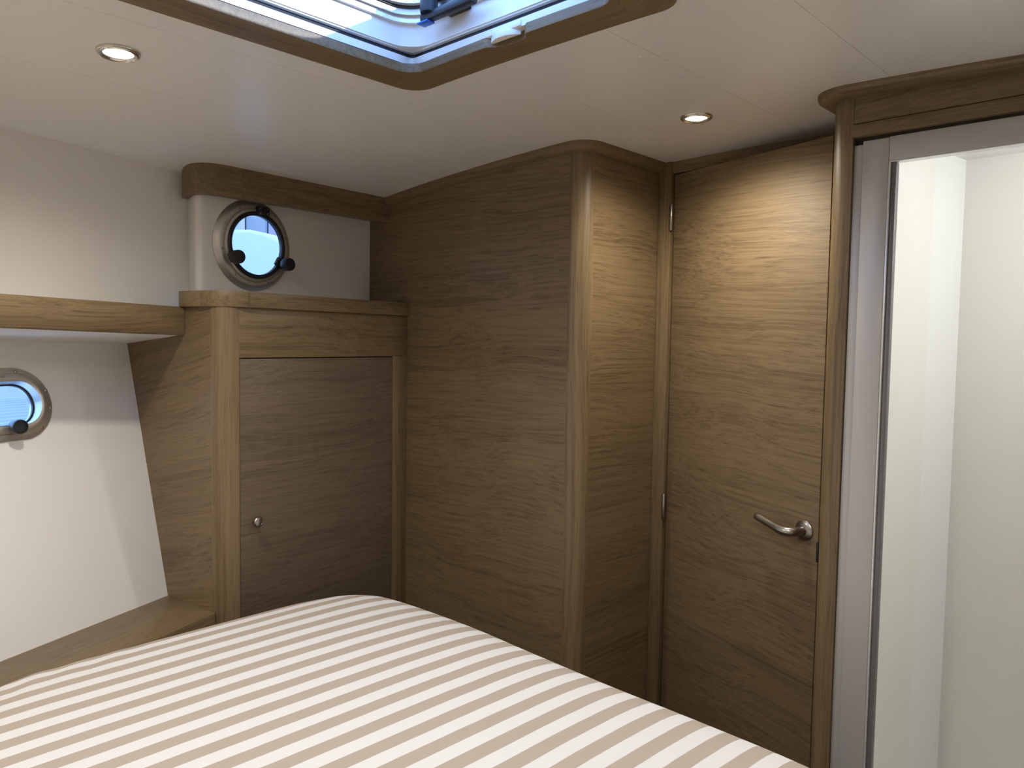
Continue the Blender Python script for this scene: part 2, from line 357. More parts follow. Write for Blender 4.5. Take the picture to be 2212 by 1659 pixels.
kn.matrix_parent_inverse = Matrix()                                       # the door sits at the cabinet's frame already
kn['label'] = 'satin metal knob'
# ledge on top
ov = .014
lp = fillet([tuple((CO+pc*.188-dc*ov).to_2d()), tuple((CO-dc*ov+nc*ov).to_2d()), tuple(fp(-.002, -ov))], 1, .095, 14)
aS, aE = Vector(lp[1]), Vector(lp[-2]); nc2, dc2 = nc.to_2d(), dc.to_2d()
prism('ledge_return', [lp[0], lp[1], tuple(aS+dc2*.12), tuple(Vector(lp[0])+dc2*.06)], ZL, Z0+.129, M['oak_cabside'], cab, bevel=.0012)
prism('ledge_corner', lp[1:-1] + [tuple(aE-nc2*.2), tuple(aS+dc2*.12)], ZL, Z0+.129, M['oak_cab'], cab, bevel=.0012, smooth=True)
prism('ledge', [lp[-2], lp[-1], (-2.43, 1.741), tuple(aE-nc2*.2)], ZL, Z0+.129, M['oak_cab'], cab, bevel=.0012)

# ------------------------------------------------------------------ white trunk panel with the round porthole, and the valance above
Wp = Vector((-2.402, 1.743, 0)); dw = Vector((-.148, .989, 0)).normalized(); nw = Vector((dw.y, -dw.x, 0))
PC = Vector((-2.3254, 1.2279, Z0+.2923))
FP = Frame(PC, dw, UPW, nw)
NP = 40; circ = lambda r, n=NP: [(r*math.cos(2*math.pi*k/n), r*math.sin(2*math.pi*k/n)) for k in range(n)]
aL, aR = -.150, (Wp-PC).dot(dw); zb, zt = Z0+.125-PC.z, Z0+.535-PC.z
o = hole_panel('wall_porthole', FP, [(aL, zb), (aR, zb), (aR, zt), (aL, zt)], circ(.134), .018, M['white']); tag(o, 'off-white panel around the round porthole', 'wall', kind='structure')
Sx = FP(-.198, 0, 0).to_2d(); Q = Vector((upx(1.052), 1.052))
rp2 = fillet([tuple(FP(aL, 0).to_2d()), tuple(Sx), tuple(Q+(Q-Sx)*.02)], 1, .018, 8)
o = sweep('wall_return', rp2, [(0, -.42), (0, .0), (-.02, .0), (-.02, -.42)], -1, Z0+.535, M['white']); tag(o, 'rounded off-white return beside the round porthole panel', 'wall', kind='structure')
# valance
vp = [(upx(1.035)-.004, 1.035), (-2.262, .975), (-2.250, 1.137), (-2.2825, 1.743)]
v0, v1, v2, v3_ = [Vector(p) for p in vp]
bez = []
for k in range(17):
    t = k/16; p0, p1, p2 = v0, Vector((-2.232, .955)), v2; bez.append(tuple(p0*(1-t)**2+p1*2*t*(1-t)+p2*t*t))
vpath = bez + [tuple(v3_)]
t1 = thing('trim_1', 'oak valance board curving round above the round porthole', 'trim', (-2.3, 1.35, Z0+.47), kind='structure')
jp = tuple(Vector(bez[-1])+(v3_-Vector(bez[-1]))*.03)
for nm, pth in (('valance_corner', bez+[jp]), ('valance_board', [jp, tuple(v3_)])):
    o = sweep(nm, pth, [(0, Z0+.4235), (0, Z0+.60), (-.030, Z0+.60), (-.030, Z0+.4235)], 1, 0, M['oak_cab'], t1)
    for v in o.data.vertices:
        if v.co.z > Z0+.5: v.co.z = ceil(v.co.x)+.002

# round porthole
pw = thing('window_1', 'round porthole in brushed metal ring with black gasket and two black knobs', 'porthole', PC, kind='structure')
lathe('flange', FP, [(.1445, 0), (.1445, .003), (.1415, .006), (.132, .0165), (.128, .018), (.1185, .018), (.1165, .0165), (.1155, .0165), (.1145, .022), (.110, .0235), (.105, .0235), (.104, .014), (.112, .002), (.128, -.004)], M['steel'], pw, 64)
gr = lathe('gasket_ring', FP, [(.1065, .015), (.1065, .0285), (.104, .031), (.0975, .031), (.0935, .028), (.0935, .016)], M['black'], pw, 64, True)
lathe('pane', FP, [(0, .019), (.0958, .019), (.0958, .024), (0, .024)], M['glass'], pw, 64)
for k, an in enumerate((62, 118, 152, 190, 232, 292, 18)):
    Fs = Frame(FP(.1235*math.cos(R(an)), .1235*math.sin(R(an)), .0178), dw, UPW, nw); lathe('screw', Fs, [(.0036, 0), (.0032, .0014), (0, .0018)], M['nickel'], pw, 12)
hg = fbox('hinge', Frame(FP(.020, .112, .026), dw, UPW, nw), -.021, .021, -.014, .012, -.008, .009, M['black'], pw, .003)
for da in (-.013, .013):
    for db in (-.009, .006):
        Fs = Frame(FP(.020+da, .112+db, .035), dw, UPW, nw); s_ = lathe('screw', Fs, [(.0030, 0), (.0026, .0012), (0, .0014)], M['nickel'], hg, 12); s_.matrix_parent_inverse = Matrix()
for an in (206, -30):
    rad = Vector((math.cos(R(an)), math.sin(R(an)))); tan = Vector((-rad.y, rad.x)); c = rad*.1005
    lt = thing_part = fbox('latch', Frame(FP(c.x, c.y, .022), dw*rad.x+UPW*rad.y, dw*tan.x+UPW*tan.y, nw), -.018, .014, -.014, .014, 0, .012, M['black'], pw, .002)
    c2 = rad*.108; Fk = Frame(FP(c2.x, c2.y, .030), dw, UPW, nw)
    q = lathe('knob', Fk, [(.0125, 0), (.0135, .010), (.0195, .013), (.021, .018), (.021, .038), (.0195, .042), (0, .043)], M['black'], lt, 32); q.matrix_parent_inverse = Matrix()
    for s in (-.008, .008):
        c3_ = rad*.087+tan*s; Fs = Frame(FP(c3_.x, c3_.y, .034), dw, UPW, nw); q = lathe('screw', Fs, [(.0026, 0), (.0022, .001), (0, .0012)], M['nickel'], lt, 12); q.matrix_parent_inverse = Matrix()

# oval porthole
po = thing('window_2', 'oval porthole with satin metal rim in the sloping hull lining', 'porthole', POV, kind='structure')
loops('flange', F3, [(stad(.200, .0975), 0), (stad(.200, .0975), .004), (stad(.196, .0935), .0075), (stad(.186, .0835), .010), (stad(.184, .0815), .0105), (stad(.183, .0805), .009), (stad(.182, .0795), .009), (stad(.181, .0785), .0135), (stad(.174, .0715), .017), (stad(.166, .0635), .018), (stad(.161, .0585), .0165), (stad(.160, .0575), .010), (stad(.158, .0555), -.03), (stad(.165, .0625), -.03)], M['anod'], po)
loops('gasket_ring', F3, [(stad(.1585, .056), -.012), (stad(.1555, .053), -.012), (stad(.1555, .053), -.018), (stad(.1585, .056), -.018)], M['black'], po, True)
loops('pane', F3, [(stad(.158, .0555), -.014), (stad(.158, .0555), -.018)], M['glass'], po, caps=True)
fbox('hinge', Frame(F3(.046, .076, .014), u3, v3, n3), -.026, .026, -.006, .005, -.004, .006, M['anod'], po, .002)
for a_, b_ in ((.189, -.020), (.152, -.071), (.11, .086), (.186, .03)):
    lathe('screw', Frame(F3(a_, b_, .0095), u3, v3, n3), [(.0042, 0), (.0038, .0018), (0, .0026)], M['nickel'], po, 14)
for a_ in (.075, -.075):
    ax_ = (Vector((.95, -.20, .02))+u3*.30-v3*.05).normalized(); uu = ax_.cross(UPW).normalized()
    lathe('latch_knob', Frame(F3(a_, -.058, .012), uu, ax_.cross(uu), ax_), [(.014, 0), (.0145, .012), (.018, .022), (.0192, .038), (.0182, .0415), (.0162, .0415), (.015, .036), (0, .036)], M['black'], po, 28)

# ------------------------------------------------------------------ shelf along the left wall and the ledge beside the bed
a26 = R(26.0)-yaw; dr26 = Vector((math.sin(a26), math.cos(a26), 0)); nr = Vector((dr26.y, -dr26.x, 0))
RB = Vector((-2.2385, .9695, 0))
sh = thing('wall_shelf', 'long oak shelf fiddle with white underside on the left wall', 'shelf', (-2.2, .5, Z0))
pa = RB - dr26*2.25; Fr = Frame((RB.x, RB.y, Z0), dr26, UPW, nr)
bm = bmesh.new(); prof = [(0, .0845), (0, .001)]
fi = bmesh.new()
nseg = 24
rows = []
def rail_z(s): t = -s/.53; return (.001+.011*t, .084+.007*t)
for k in range(nseg+1):
    s = -2.25*(1-k/nseg); z0_, z1_ = rail_z(max(s, -1.2))
    rows.append([fi.verts.new(Fr(s, zz, cc)) for zz, cc in ((z0_, -.022), (z0_, -.004), (z0_+.004, 0), (z1_-.004, 0), (z1_, -.004), (z1_, -.022))])
for A, B in zip(rows, rows[1:]):
    for j in range(6): fi.faces.new((A[j], A[(j+1) % 6], B[(j+1) % 6], B[j]))
fi.faces.new(rows[0]); fi.faces.new(rows[-1][::-1])
build('fiddle', fi, wood('oak_fiddle', (0, 0, math.atan2(dr26.y, dr26.x)), seed=12), sh, smooth=True, ang=50)
sf = bmesh.new(); rows = []
for k in range(nseg+1):
    s = -2.25*(1-k/nseg)+.0; z0_, _ = rail_z(max(s, -1.2)); f = Fr(s, z0_+.001, -.02)
    y = f.y - .03; zz = Z0-.028 + .012*min(1.6, max(0, -s/.53)); xw = (c3-n3.y*y-n3.z*(zz-Z0))/n3.x - .012
    rows.append([sf.verts.new(f), sf.verts.new((xw, y, zz)), sf.verts.new((xw, y, zz+.02)), sf.verts.new(f+Vector((0, 0, .02)))])
for A, B in zip(rows, rows[1:]):
    for j in range(4): sf.faces.new((A[j], A[(j+1) % 4], B[(j+1) % 4], B[j]))
sf.faces.new(rows[0]); sf.faces.new(rows[-1][::-1])
build('soffit', sf, M['hullw'], sh)
hw = lambda y, z: (c3-n3.y*y-n3.z*z)/n3.x
zS = -.790
fl = lambda y: -2.089-.399*(y-.984)
zB = -1.15; lb = bmesh.new(); pl = [(.958, .992), (-1.325, -1.325)]
lt_ = [lb.verts.new(p) for p in ((hw(.955, zS)-.004, .958, Z0+zS), (fl(.998)-.004, .992, Z0+zS), (fl(-1.33), -1.325, Z0+zS), (hw(-1.33, zS)-.004, -1.325, Z0+zS))]
lo_ = [lb.verts.new(p) for p in ((hw(.955, zB)-.004, .972, Z0+zB), (fl(.998)-.004, .992, Z0+zB), (fl(-1.33), -1.325, Z0+zB), (hw(-1.33, zB)-.004, -1.325, Z0+zB))]
lb.faces.new(lt_); lb.faces.new(lo_[::-1])
for k in range(4): lb.faces.new((lt_[k], lt_[(k+1) % 4], lo_[(k+1) % 4], lo_[k]))
o = build('side_ledge', lb, wood('oak_side_ledge', (0, 0, R(112)), seed=13), bevel=.004)
tag(o, 'oak ledge running between the hull lining and the bed', 'ledge')

# ------------------------------------------------------------------ bed with striped sheet
sil = [(-1.24, -1.10), (-1.50, -.45), (-1.73, .12), (-1.84, .33), (-1.893, .45), (-1.903, .6), (-1.904, .8), (-1.903, 1.0), (-1.895, 1.14), (-1.862, 1.26), (-1.79, 1.335), (-1.68, 1.365), (-1.42, 1.376), (-1.20, 1.366), (-.96, 1.356), (-.74, 1.354), (-.55, 1.348), (-.46, 1.33), (-.405, 1.27), (-.395, 1.17), (-.395, .3), (-.395, -1.0), (-.42, -1.10)]
P = [Vector((*p, 0)) for p in sil]
def cr_closed(P, n):
    out = []; m = len(P)
    for i in range(m):
        a, b, c, d = P[i-1], P[i], P[(i+1) % m], P[(i+2) % m]
        for k in range(n):
            t = k/n; out.append(.5*((2*b)+(c-a)*t+(2*a-5*b+4*c-d)*t*t+(3*b-a-3*c+d)*t**3))
    return out
out = cr_closed(P, 14); n = len(out)
nor = []
for i in range(n):
    t = (out[(i+1) % n]-out[i-1]).normalized(); nn = Vector((t.y, -t.x, 0)); nor.append(nn)
cen = Vector((-1.12, .30, 0))
if nor[0].dot(cen-out[0]) < 0: nor = [-v for v in nor]
bm = bmesh.new(); rows = []
prof = [(.004, -.985), (.000, -.93), (-.003, -.86), (0, -.800), (.004, -.775), (.011, -.758), (.020, -.7465), (.032, -.7375), (.048, -.7305), (.075, -.7250), (.11, -.7205), (.155, -.7165), (.21, -.7135), (.28, -.711)]
random.seed(3); ph = [random.uniform(0, 6.28) for _ in range(6)]
for d, z in prof:
    row = []
    for i in range(n):
        p = out[i]+nor[i]*min(d, .10); p = p+(cen-p)*(max(0, d-.10)/.75); y = p.y
        wob = 0
        if p.x < -1.2 and y < .95: wob = .0016*max(0, min(1, (.80-y)/.3))*(math.sin(y*75+ph[0]+d*40)+.7*math.sin(y*41+ph[1]-d*25))*math.exp(-((d-.08)/.06)**2)
        px = p.x+wob*.6
        if z < zS+.004 and p.y < .99: px = max(px, fl(p.y)+.003)
        row.append(bm.verts.new((px, p.y, Z0+z+wob)))
    rows.append(row)
base_ring = [(out[i]+nor[i]*.10)*(1-.18/.75)+cen*(.18/.75) for i in range(n)]
for k in range(1, 12):
    t = k/12; rows.append([bm.verts.new((base_ring[i].x*(1-t)+cen.x*t, base_ring[i].y*(1-t)+cen.y*t, Z0-.711+.006*math.sin(t*math.pi/2))) for i in range(n)])
for A, B in zip(rows, rows[1:]):
    for i in range(n): bm.faces.new((A[i], A[(i+1) % n], B[(i+1) % n], B[i]))
top = bm.verts.new((cen.x, cen.y, Z0-.705))
for i in range(n): bm.faces.new((rows[-1][i], rows[-1][(i+1) % n], top))
bm.faces.new(rows[0][::-1])
bed = thing('bed', 'double bed with taupe and white striped sheet', 'bed', (-1.1, .2, 0))
build('mattress', bm, M['sheet'], bed, smooth=True, ang=80)
prism('bed_base', [(max((out[i]+nor[i]*.03).x, fl((out[i]+nor[i]*.03).y)+.003) if (out[i]+nor[i]*.03).y < .99 else (out[i]+nor[i]*.03).x, (out[i]+nor[i]*.03).y) for i in range(0, n, 3)], 0, Z0-.98, M['base'], bed)

# ------------------------------------------------------------------ wardrobe
YW, XW = 1.743, -1.385
wd = thing('wardrobe', 'full-height oak wardrobe corner with rounded post and crown moulding', 'wardrobe', (-1.9, 1.95, 0))
top = lambda x: ceil(x)+.002
prism('front_panel', [(-2.45+.095*k, YW) for k in range(11)][:-1] + [(XW-.05, YW), (XW-.05, YW+.018), (-2.45, YW+.018)], 0, top, M['oak_x'], wd)
wp = fillet([(-2.0, YW), (XW, YW), (XW, 2.1)], 1, .05, 12)
prism('corner_post', wp[1:-1] + [(XW-.03, YW+.05), (XW-.05, YW+.03)], 0, top, M['oak_z'], wd, smooth=True)
prism('side_panel', [(XW, YW+.05), (XW, 2.15), (XW-.018, 2.15), (XW-.018, YW+.05)], 0, top, M['oak_y'], wd)
mp = resample(fillet([(-2.32, YW), (XW, YW), (XW, 2.132)], 1, .05, 12), .06)
sweep('crown_moulding', mp, [(-.005, -.027), (.008, -.027), (.018, -.022), (.0238, -.014), (.025, -.007), (.025, .002), (-.005, .002)], 1, lambda x: ceil(x), wood('oak_moulding', HX, seed=14), wd, ang=50)
box('back', -2.45, XW-.02, 2.15, 2.17, 0, Z0+.5, M['oak_z'], wd, 0)

# ------------------------------------------------------------------ cabin door, ajar
dt = thing('door_1', 'oak cabin door standing ajar with satin lever handle', 'door', (-1.05, 2.1, 0), kind='structure')
box('jamb', XW+.0005, -1.3385, 2.128, 2.20, 0, top(-1.36), M['oak_z'], dt, .0015)
box('jamb', -.770, -.7155, 2.135, 2.20, 0, top(-.72), M['oak_z'], dt, .0015)
prism('header', [(-1.338, 2.136), (-1.2, 2.136), (-1.05, 2.136), (-.9, 2.136), (-.77, 2.136), (-.77, 2.20), (-1.338, 2.20)], Z0+.538, top, M['oak_x'], dt)
th = R(15.3); dd = Vector((math.cos(th), -math.sin(th), 0)); dnn = Vector((-math.sin(th), -math.cos(th), 0))      # along the leaf, towards the room
FD = Frame((-1.3335, 2.139, 0), dd, UPW, dnn)
lf = fbox('leaf', FD, .002, .5755, .012, Z0+.5325, -.036, 0, M['oak_door'], dt, .0012)
FH = Frame(FD(.533, Z0-.489, 0), dd, UPW, dnn)
ident = Matrix()
hd = lathe('lever_handle', FH, [(0, 0), (.0275, 0), (.0275, .0035), (.0262, .0048), (.021, .008), (.0125, .010), (0, .010)], M['nickel'], lf, 40); hd.matrix_parent_inverse = ident
hp = [FH(0, 0, .006), FH(0, 0, .026), FH(-.004, 0, .040), FH(-.016, -.0005, .050), FH(-.036, .001, .053), FH(-.062, .0065, .052), FH(-.090, .013, .050), FH(-.112, .0175, .048), FH(-.128, .019, .046)]
sp = smoothstep_path(hp, 6)
rr = [.0125, .0125, .0128, .0132, .0126, .0110, .0106, .0112, .0085]
m_ = len(sp)
rad = []
for i in range(m_):
    t = i/(m_-1)*(len(rr)-1); k = min(int(t), len(rr)-2); rad.append(rr[k]+(rr[k+1]-rr[k])*(t-k))
rad[-1] = .003; rad[-2] = .0062
q = build('lever', tube_bm(sp, rad, 20), M['nickel'], lf, smooth=True, ang=60); q.matrix_parent_inverse = ident; q['label'] = 'curved satin metal lever'
q = fbox('latch_plate', FD, .5705, .577, Z0-.565, Z0-.510, -.030, .0006, M['black'], lf, .002); q.matrix_parent_inverse = ident
for z0_, z1_ in ((.359, .439), (-.566, -.487)):
    Fh = Frame((-1.3345, 2.1265, Z0+z0_), (1, 0, 0), (0, 1, 0), (0, 0, 1)); h = z1_-z0_
    lathe('hinge', Fh, [(0, -.002), (.004, -.002), (.0062, .002), (.0062, h*.495), (.0052, h*.5), (.0062, h*.505), (.0062, h-.002), (.004, h+.002), (0, h+.002)], M['nickel'], dt, 20)
# passage behind the door
pg = bmesh.new()
for (x0, x1, y0, y1, z0_, z1_) in ((-1.42, -1.36, 2.2, 3.2, 0, Z0+.62), (-.76, -.70, 2.2, 3.2, 0, Z0+.62), (-1.42, -.70, 3.1, 3.2, 0, Z0+.62), (-1.42, -.70, 2.2, 3.2, Z0+.56, Z0+.62)): box_bm(x0, x1, y0, y1, z0_, z1_, pg)
o = build('wall_passage', pg, M['oak_z']); tag(o, 'oak passage walls behind the oak cabin door', 'wall', kind='structure')

# ------------------------------------------------------------------ shower front: oak post, fascia, crown
YS, XS = 1.80, -.715
sb = thing('shower_bulkhead', 'oak corner post, fascia and crown around the shower door', 'bulkhead', (-.4, 1.9, 0))
spth = fillet([(XS, 2.1), (XS, YS), (.2, YS)], 1, .04, 14)
prism('corner_post', spth[1:-1] + [(-.661, YS), (-.661, YS+.02), (XS+.02, YS+.04)], 0, top, M['oak_z'], sb, smooth=True)
prism('side_panel', [(XS, YS+.04), (XS, 2.135), (XS+.018, 2.135), (XS+.018, YS+.04)], 0, top, M['oak_y'], sb)
fx = [-.66+.1*k for k in range(11)]
prism('fascia_board', [(x, YS) for x in fx] + [(.34, YS+.02), (-.66, YS+.02)], Z0+.4988, top, M['oak_x'], sb)
prism('fascia_board', [(-.664, YS-.005), (.36, YS-.005), (.36, YS+.016), (-.664, YS+.016)], Z0+.468, Z0+.4962, M['oak_x'], sb, bevel=.001)
cpath = resample(fillet([(-.704, 2.125), (-.704, YS), (.36, YS)], 1, .04, 14), .06)
sweep('crown_moulding', cpath, [(-.003, -.0175), (.028, -.0175), (.041, -.0155), (.0475, -.011), (.050, -.005), (.050, .002), (-.003, .002)], 1, lambda x: ceil(x), wood('oak_crown', HX, seed=15), sb, ang=50)

# sliding shower door: aluminium frame and glass
sdr = thing('shower_door', 'grey aluminium framed shower door with clear glass', 'shower door', (-.2, 1.83, 0))
box('gap_light_stop', -.679, .40, 1.839, 1.86, Z0+.425, Z0+.53, M['gasket'], sdr, 0)  # filler added behind the fascia gaps to keep shower light out
box('wall_profile', -.6600, -.6405, 1.8085, 1.85, .02, Z0+.452, M['alu'], sdr, .0008)
box('stile', -.6405, -.5855, 1.8055, 1.838, .02, Z0+.4585, M['alu'], sdr, .0012)
box('stile_edge', -.5855, -.5815, 1.8075, 1.836, .02, Z0+.4075, M['alu_lt'], sdr, .0008)
box('gasket', -.5815, -.5700, 1.8125, 1.832, .02, Z0+.4050, M['gasket'], sdr, .003)
box('top_rail', -.5850, .36, 1.8065, 1.838, Z0+.4075, Z0+.4605, M['alu'], sdr, .0012)
box('top_rail_edge', -.5815, .36, 1.8085, 1.834, Z0+.4055, Z0+.4072, M['alu_lt'], sdr, 0)
box('stile', .305, .36, 1.8055, 1.838, .02, Z0+.4585, M['alu'], sdr, .0012)
box('pane', -.5705, .306, 1.818, 1.823, .02, Z0+.4060, M['shglass'], sdr, 0)
# shower compartment
o = prism('wall_shower_left', [(-.68, 1.842), (-.68, 2.50), (-.696, 2.50), (-.696, 1.842)], 0, Z0+.60, M['cream']); tag(o, 'white laminate side wall inside the shower', 'wall', kind='structure')
o = prism('wall_shower_corner', [(-.68, 2.50), (-.648, 2.70), (-.668, 2.71), (-.699, 2.50)], 0, Z0+.60, M['gel']); tag(o, 'narrow slanted white corner panel inside the shower', 'wall', kind='structure')
o = box('wall_shower_back', -.668, .50, 2.70, 2.72, 0, Z0+.60, M['cream'], None, 0); tag(o, 'cream back wall inside the shower', 'wall', kind='structure')
o = box('wall_shower_right', .44, .46, 1.80, 2.70, 0, Z0+.60, M['cream'], None, 0); tag(o, 'white end wall inside the shower', 'wall', kind='structure')
o = box('ceiling_shower', -.70, .46, 1.84, 2.72, Z0+.578, Z0+.60, M['gel'], None, 0); tag(o, 'white ceiling inside the shower', 'ceiling', kind='structure')

o = box('floor_shower', -.68, .44, 1.842, 2.70, 0, .02, M['gel'], None, 0); tag(o, 'unseen white shower tray added to bounce light', 'floor', kind='structure')  # tray added in white to bounce lamp light up the shower walls

# ------------------------------------------------------------------ deck hatch
hz = Z0+.579
ht = thing('window_3', 'deck hatch skylight with oak trim ring and pleated blind tracks', 'hatch', (-1.04, .79, Z0+.58), kind='structure')
FHZ = Frame((0, 0, 0), (1, 0, 0), (0, 1, 0), (0, 0, 1))
def inset(d, r): return rrect(HX0+d, HX1-d, HY0+d, HY1-d, r, 8, 60)
inn = inset(.082, .045); inn_n = []
for x, y in inn:                                  # finger scoop in the far side
    if y > HY1-.09 and -1.10 < x < -.985:
        t = (x+1.10)/.115; y += .022*(1-abs(2*t-1.15)**3 if t > .075 else 0)*min(1, t/.25)*min(1, (1-t)/.12)
    inn_n.append((x, y))
o0 = inset(0, .055); o1 = inset(.0015, .0535); NL = len(o0); PER = NL//4
inn_e = [(x*.998-1.04*.002, y*.998+.79*.002) for x, y in inn_n]
oak_c1 = wood('oak_hatch_corner', (0, 0, R(45)), seed=21); oak_c2 = wood('oak_hatch_corner_b', (0, 0, R(-45)), seed=22)
def trim_piece(name, k0, k1, mat):
    """boards and corner blocks of the oak trim, butted end to end; the inner edge is lipped separately"""
    bm = bmesh.new(); rows = []
    for k in range(k0, k1+1):
        k %= NL
        rows.append([bm.verts.new((p[k][0], p[k][1], ceil(p[k][0])+dz)) for p, dz in ((o0, .001), (o0, -.011), (o1, -.014), (inn_n, -.0140), (inn_n, .001))])
    for A, B in zip(rows, rows[1:]):
        for j in range(5): bm.faces.new((A[j], A[(j+1) % 5], B[(j+1) % 5], B[j]))
    bm.faces.new(rows[0]); bm.faces.new(rows[-1][::-1])
    return build(name, bm, mat, ht, smooth=True, ang=30)
for c in range(4):
    trim_piece('trim_corner', c*PER, c*PER+8, (oak_c2, oak_c1)[c % 2]); trim_piece('trim_board', c*PER+8, (c+1)*PER, (M['oak_x'], M['oak_y'])[c % 2])
bm = bmesh.new(); rows = [[bm.verts.new((x, y, ceil(x)+dz)) for x, y in p] for p, dz in ((inn_n, -.0138), (inn_e, -.0115), (inn_e, .0040), (inn_n, .0040))]
for A, B in zip(rows, rows[1:]+rows[:1]):
    for k in range(NL): bm.faces.new((A[k], A[(k+1) % NL], B[(k+1) % NL], B[k]))
build('edge_lipping', bm, M['oak_edge'], ht, smooth=True, ang=40)
def hring(name, d0, d1, r, z0_, z1_, mat, rb=None):
    """closed rectangular ring between insets d0 < d1 of the trim's outer edge"""
    a, b = inset(d0, max(r, .004)), inset(d1, max(r if rb is None else rb, .004))
    return loops(name, FHZ, [(a, z0_), (b, z0_), (b, z1_), (a, z1_)], mat, ht, True, ang=50)
hring('blind_track', .050, .0800, .012, hz+.0025, hz+.0180, M['plast'])
hring('track_slot', .050, .071, .012, hz+.0180, hz+.0290, M['grey_pl'])
hring('blind_track', .050, .0800, .012, hz+.0290, hz+.0325, M['plast'])
hring('liner', .050, .0830, .06, hz+.0325, hz+.0760, M['gel'])
hring('hatch_frame', .060, .092, .06, hz+.0760, hz+.0880, M['alu_lt'])
hring('hatch_frame', .060, .099, .06, hz+.0880, hz+.1000, M['anod'])
hring('lid_gasket', .075, .102, .06, hz+.1000, hz+.1045, M['black'])
hring('lid_frame', .070, .111, .06, hz+.1045, hz+.1140, M['alu_lt'])
hring('coaming', .015, .050, .06, hz+.004, hz+.11, M['gel'])
loops('lid_pane', FHZ, [(inset(.10, .06), hz+.116), (inset(.10, .06), hz+.126)], M['acryl'], ht, caps=True)
# blind pull in the scoop
yb = HY1-.0805
pb = fbox('blind_pull', Frame((-1.045, yb, hz+.001), (1, 0, 0), (0, 0, 1), (0, -1, 0)), -.062, .048, .002, .013, -.012, .003, M['plast'], ht, .002)
lip = [(-.040, .003), (-.030, .012), (-.015, .0185), (.0, .020), (.015, .0185), (.030, .012), (.040, .003)]
bm = bmesh.new(); A = [bm.verts.new((-1.045+a, yb+.012-b, hz-.008)) for a, b in lip]; B = [bm.verts.new((-1.045+a, yb+.012-b, hz+.006)) for a, b in lip]
for k in range(6): bm.faces.new((A[k], A[k+1], B[k+1], B[k]))
bm.faces.new(A[::-1]); bm.faces.new(B); bm.faces.new((A[0], B[0], B[-1], A[-1]))
build('blind_grip', bm, M['plast'], ht, .0015)
# lid handle
Fl = Frame((-1.160, 1.022, hz+.073), (1, 0, 0), (0, 1, 0), (0, 0, 1))
hl = fbox('lid_handle', Fl, -.072, .078, -.012, .010, -.017, .001, M['black'], ht, .006)
q = lathe('pivot', Frame(Fl(-.048, -.006, -.004), (1, 0, 0), (0, 1, 0), (0, 0, 1)), [(0, 0), (.017, 0), (.018, .006), (.018, .040), (0, .040)], M['black'], hl, 24); q.matrix_parent_inverse = ident
q = fbox('lock_clip', Fl, -.077, -.046, -.013, .008, -.020, -.0165, M['blue'], hl, .001); q.matrix_parent_inverse = ident
q = fbox('bracket', Fl, -.03, .03, .004, .045, -.004, .004, M['black'], hl, .002); q.matrix_parent_inverse = ident

# ------------------------------------------------------------------ downlights
def beam(name, x, y):
    """the light of one downlight, just below its lens"""
    sl = -2*.041*(x+1.0); nn = Vector((sl, 0, -1)).normalized()
    ld = bpy.data.lights.new(name, 'SPOT'); ld.energy = LAMP_W; ld.color = LAMP_COL; ld.spot_size = R(165); ld.spot_blend = .9; ld.shadow_soft_size = .024
    lo = bpy.data.objects.new(name, ld); C.objects.link(lo); lo.location = Vector((x, y, ceil(x)))+nn*.034; lo.rotation_euler = nn.to_track_quat('-Z', 'Y').to_euler()
def downlight(x, y, label):
    sl = -2*.041*(x+1.0); zz = ceil(x)
    u = Vector((1, 0, sl)).normalized(); nn = Vector((sl, 0, -1)).normalized(); v = nn.cross(u)
    t = thing('downlight', label, 'downlight', (x, y, zz), 'recessed ceiling downlights')
    F = Frame((x, y, zz), u, v, nn)
    lathe('bezel', F, [(.0405, -.001), (.0405, .0035), (.0395, .005), (.0375, .0055), (.0365, .0075), (.0345, .0090), (.030, .0078), (.0275, .0050), (.0268, .002), (.0268, -.001)], M['chrome'], t, 48)
    lathe('lens', F, [(.027, .0022), (.022, .0036), (.012, .0045), (0, .0048)], M['lens'], t, 40)
    beam('downlight_beam', x, y)
downlight(-1.649, .587, 'lit downlight in the ceiling between hatch trim and left wall')
downlight(-1.0414, 1.7648, 'lit downlight in the ceiling in front of the oak cabin door')
# the same ceiling's downlights beyond the frame: the one across the hatch, and the pair towards the bed head
beam('downlight_right_offscreen', -.49, .587)
beam('downlight_bed_head_left_offscreen', -1.45, -.45)
beam('downlight_bed_head_right_offscreen', -.49, -.45)
# the lamp in the shower ceiling that brightens the compartment from above
ld = bpy.data.lights.new('shower_lamp_offscreen', 'POINT'); ld.energy = 9.0; ld.color = (.98, .99, 1); ld.shadow_soft_size = .05
lo = bpy.data.objects.new('shower_lamp_offscreen', ld); C.objects.link(lo); lo.location = (.08, 2.25, Z0+.515)
# screw caps on the ceiling
for x, y, lb in ((-.914, 1.325, 'small white screw cap on the ceiling closer to the hatch trim'), (-.912, 1.481, 'small white screw cap on the ceiling closer to the cabin door')):
    F = Frame((x, y, ceil(x)), (1, 0, 0), (0, -1, 0), (0, 0, -1))
    o = lathe('screw_cap', F, [(.0065, -.001), (.0062, .0012), (.004, .0022), (0, .0026)], M['plast'], None, 20); tag(o, lb, 'screw cap', 'ceiling screw caps')

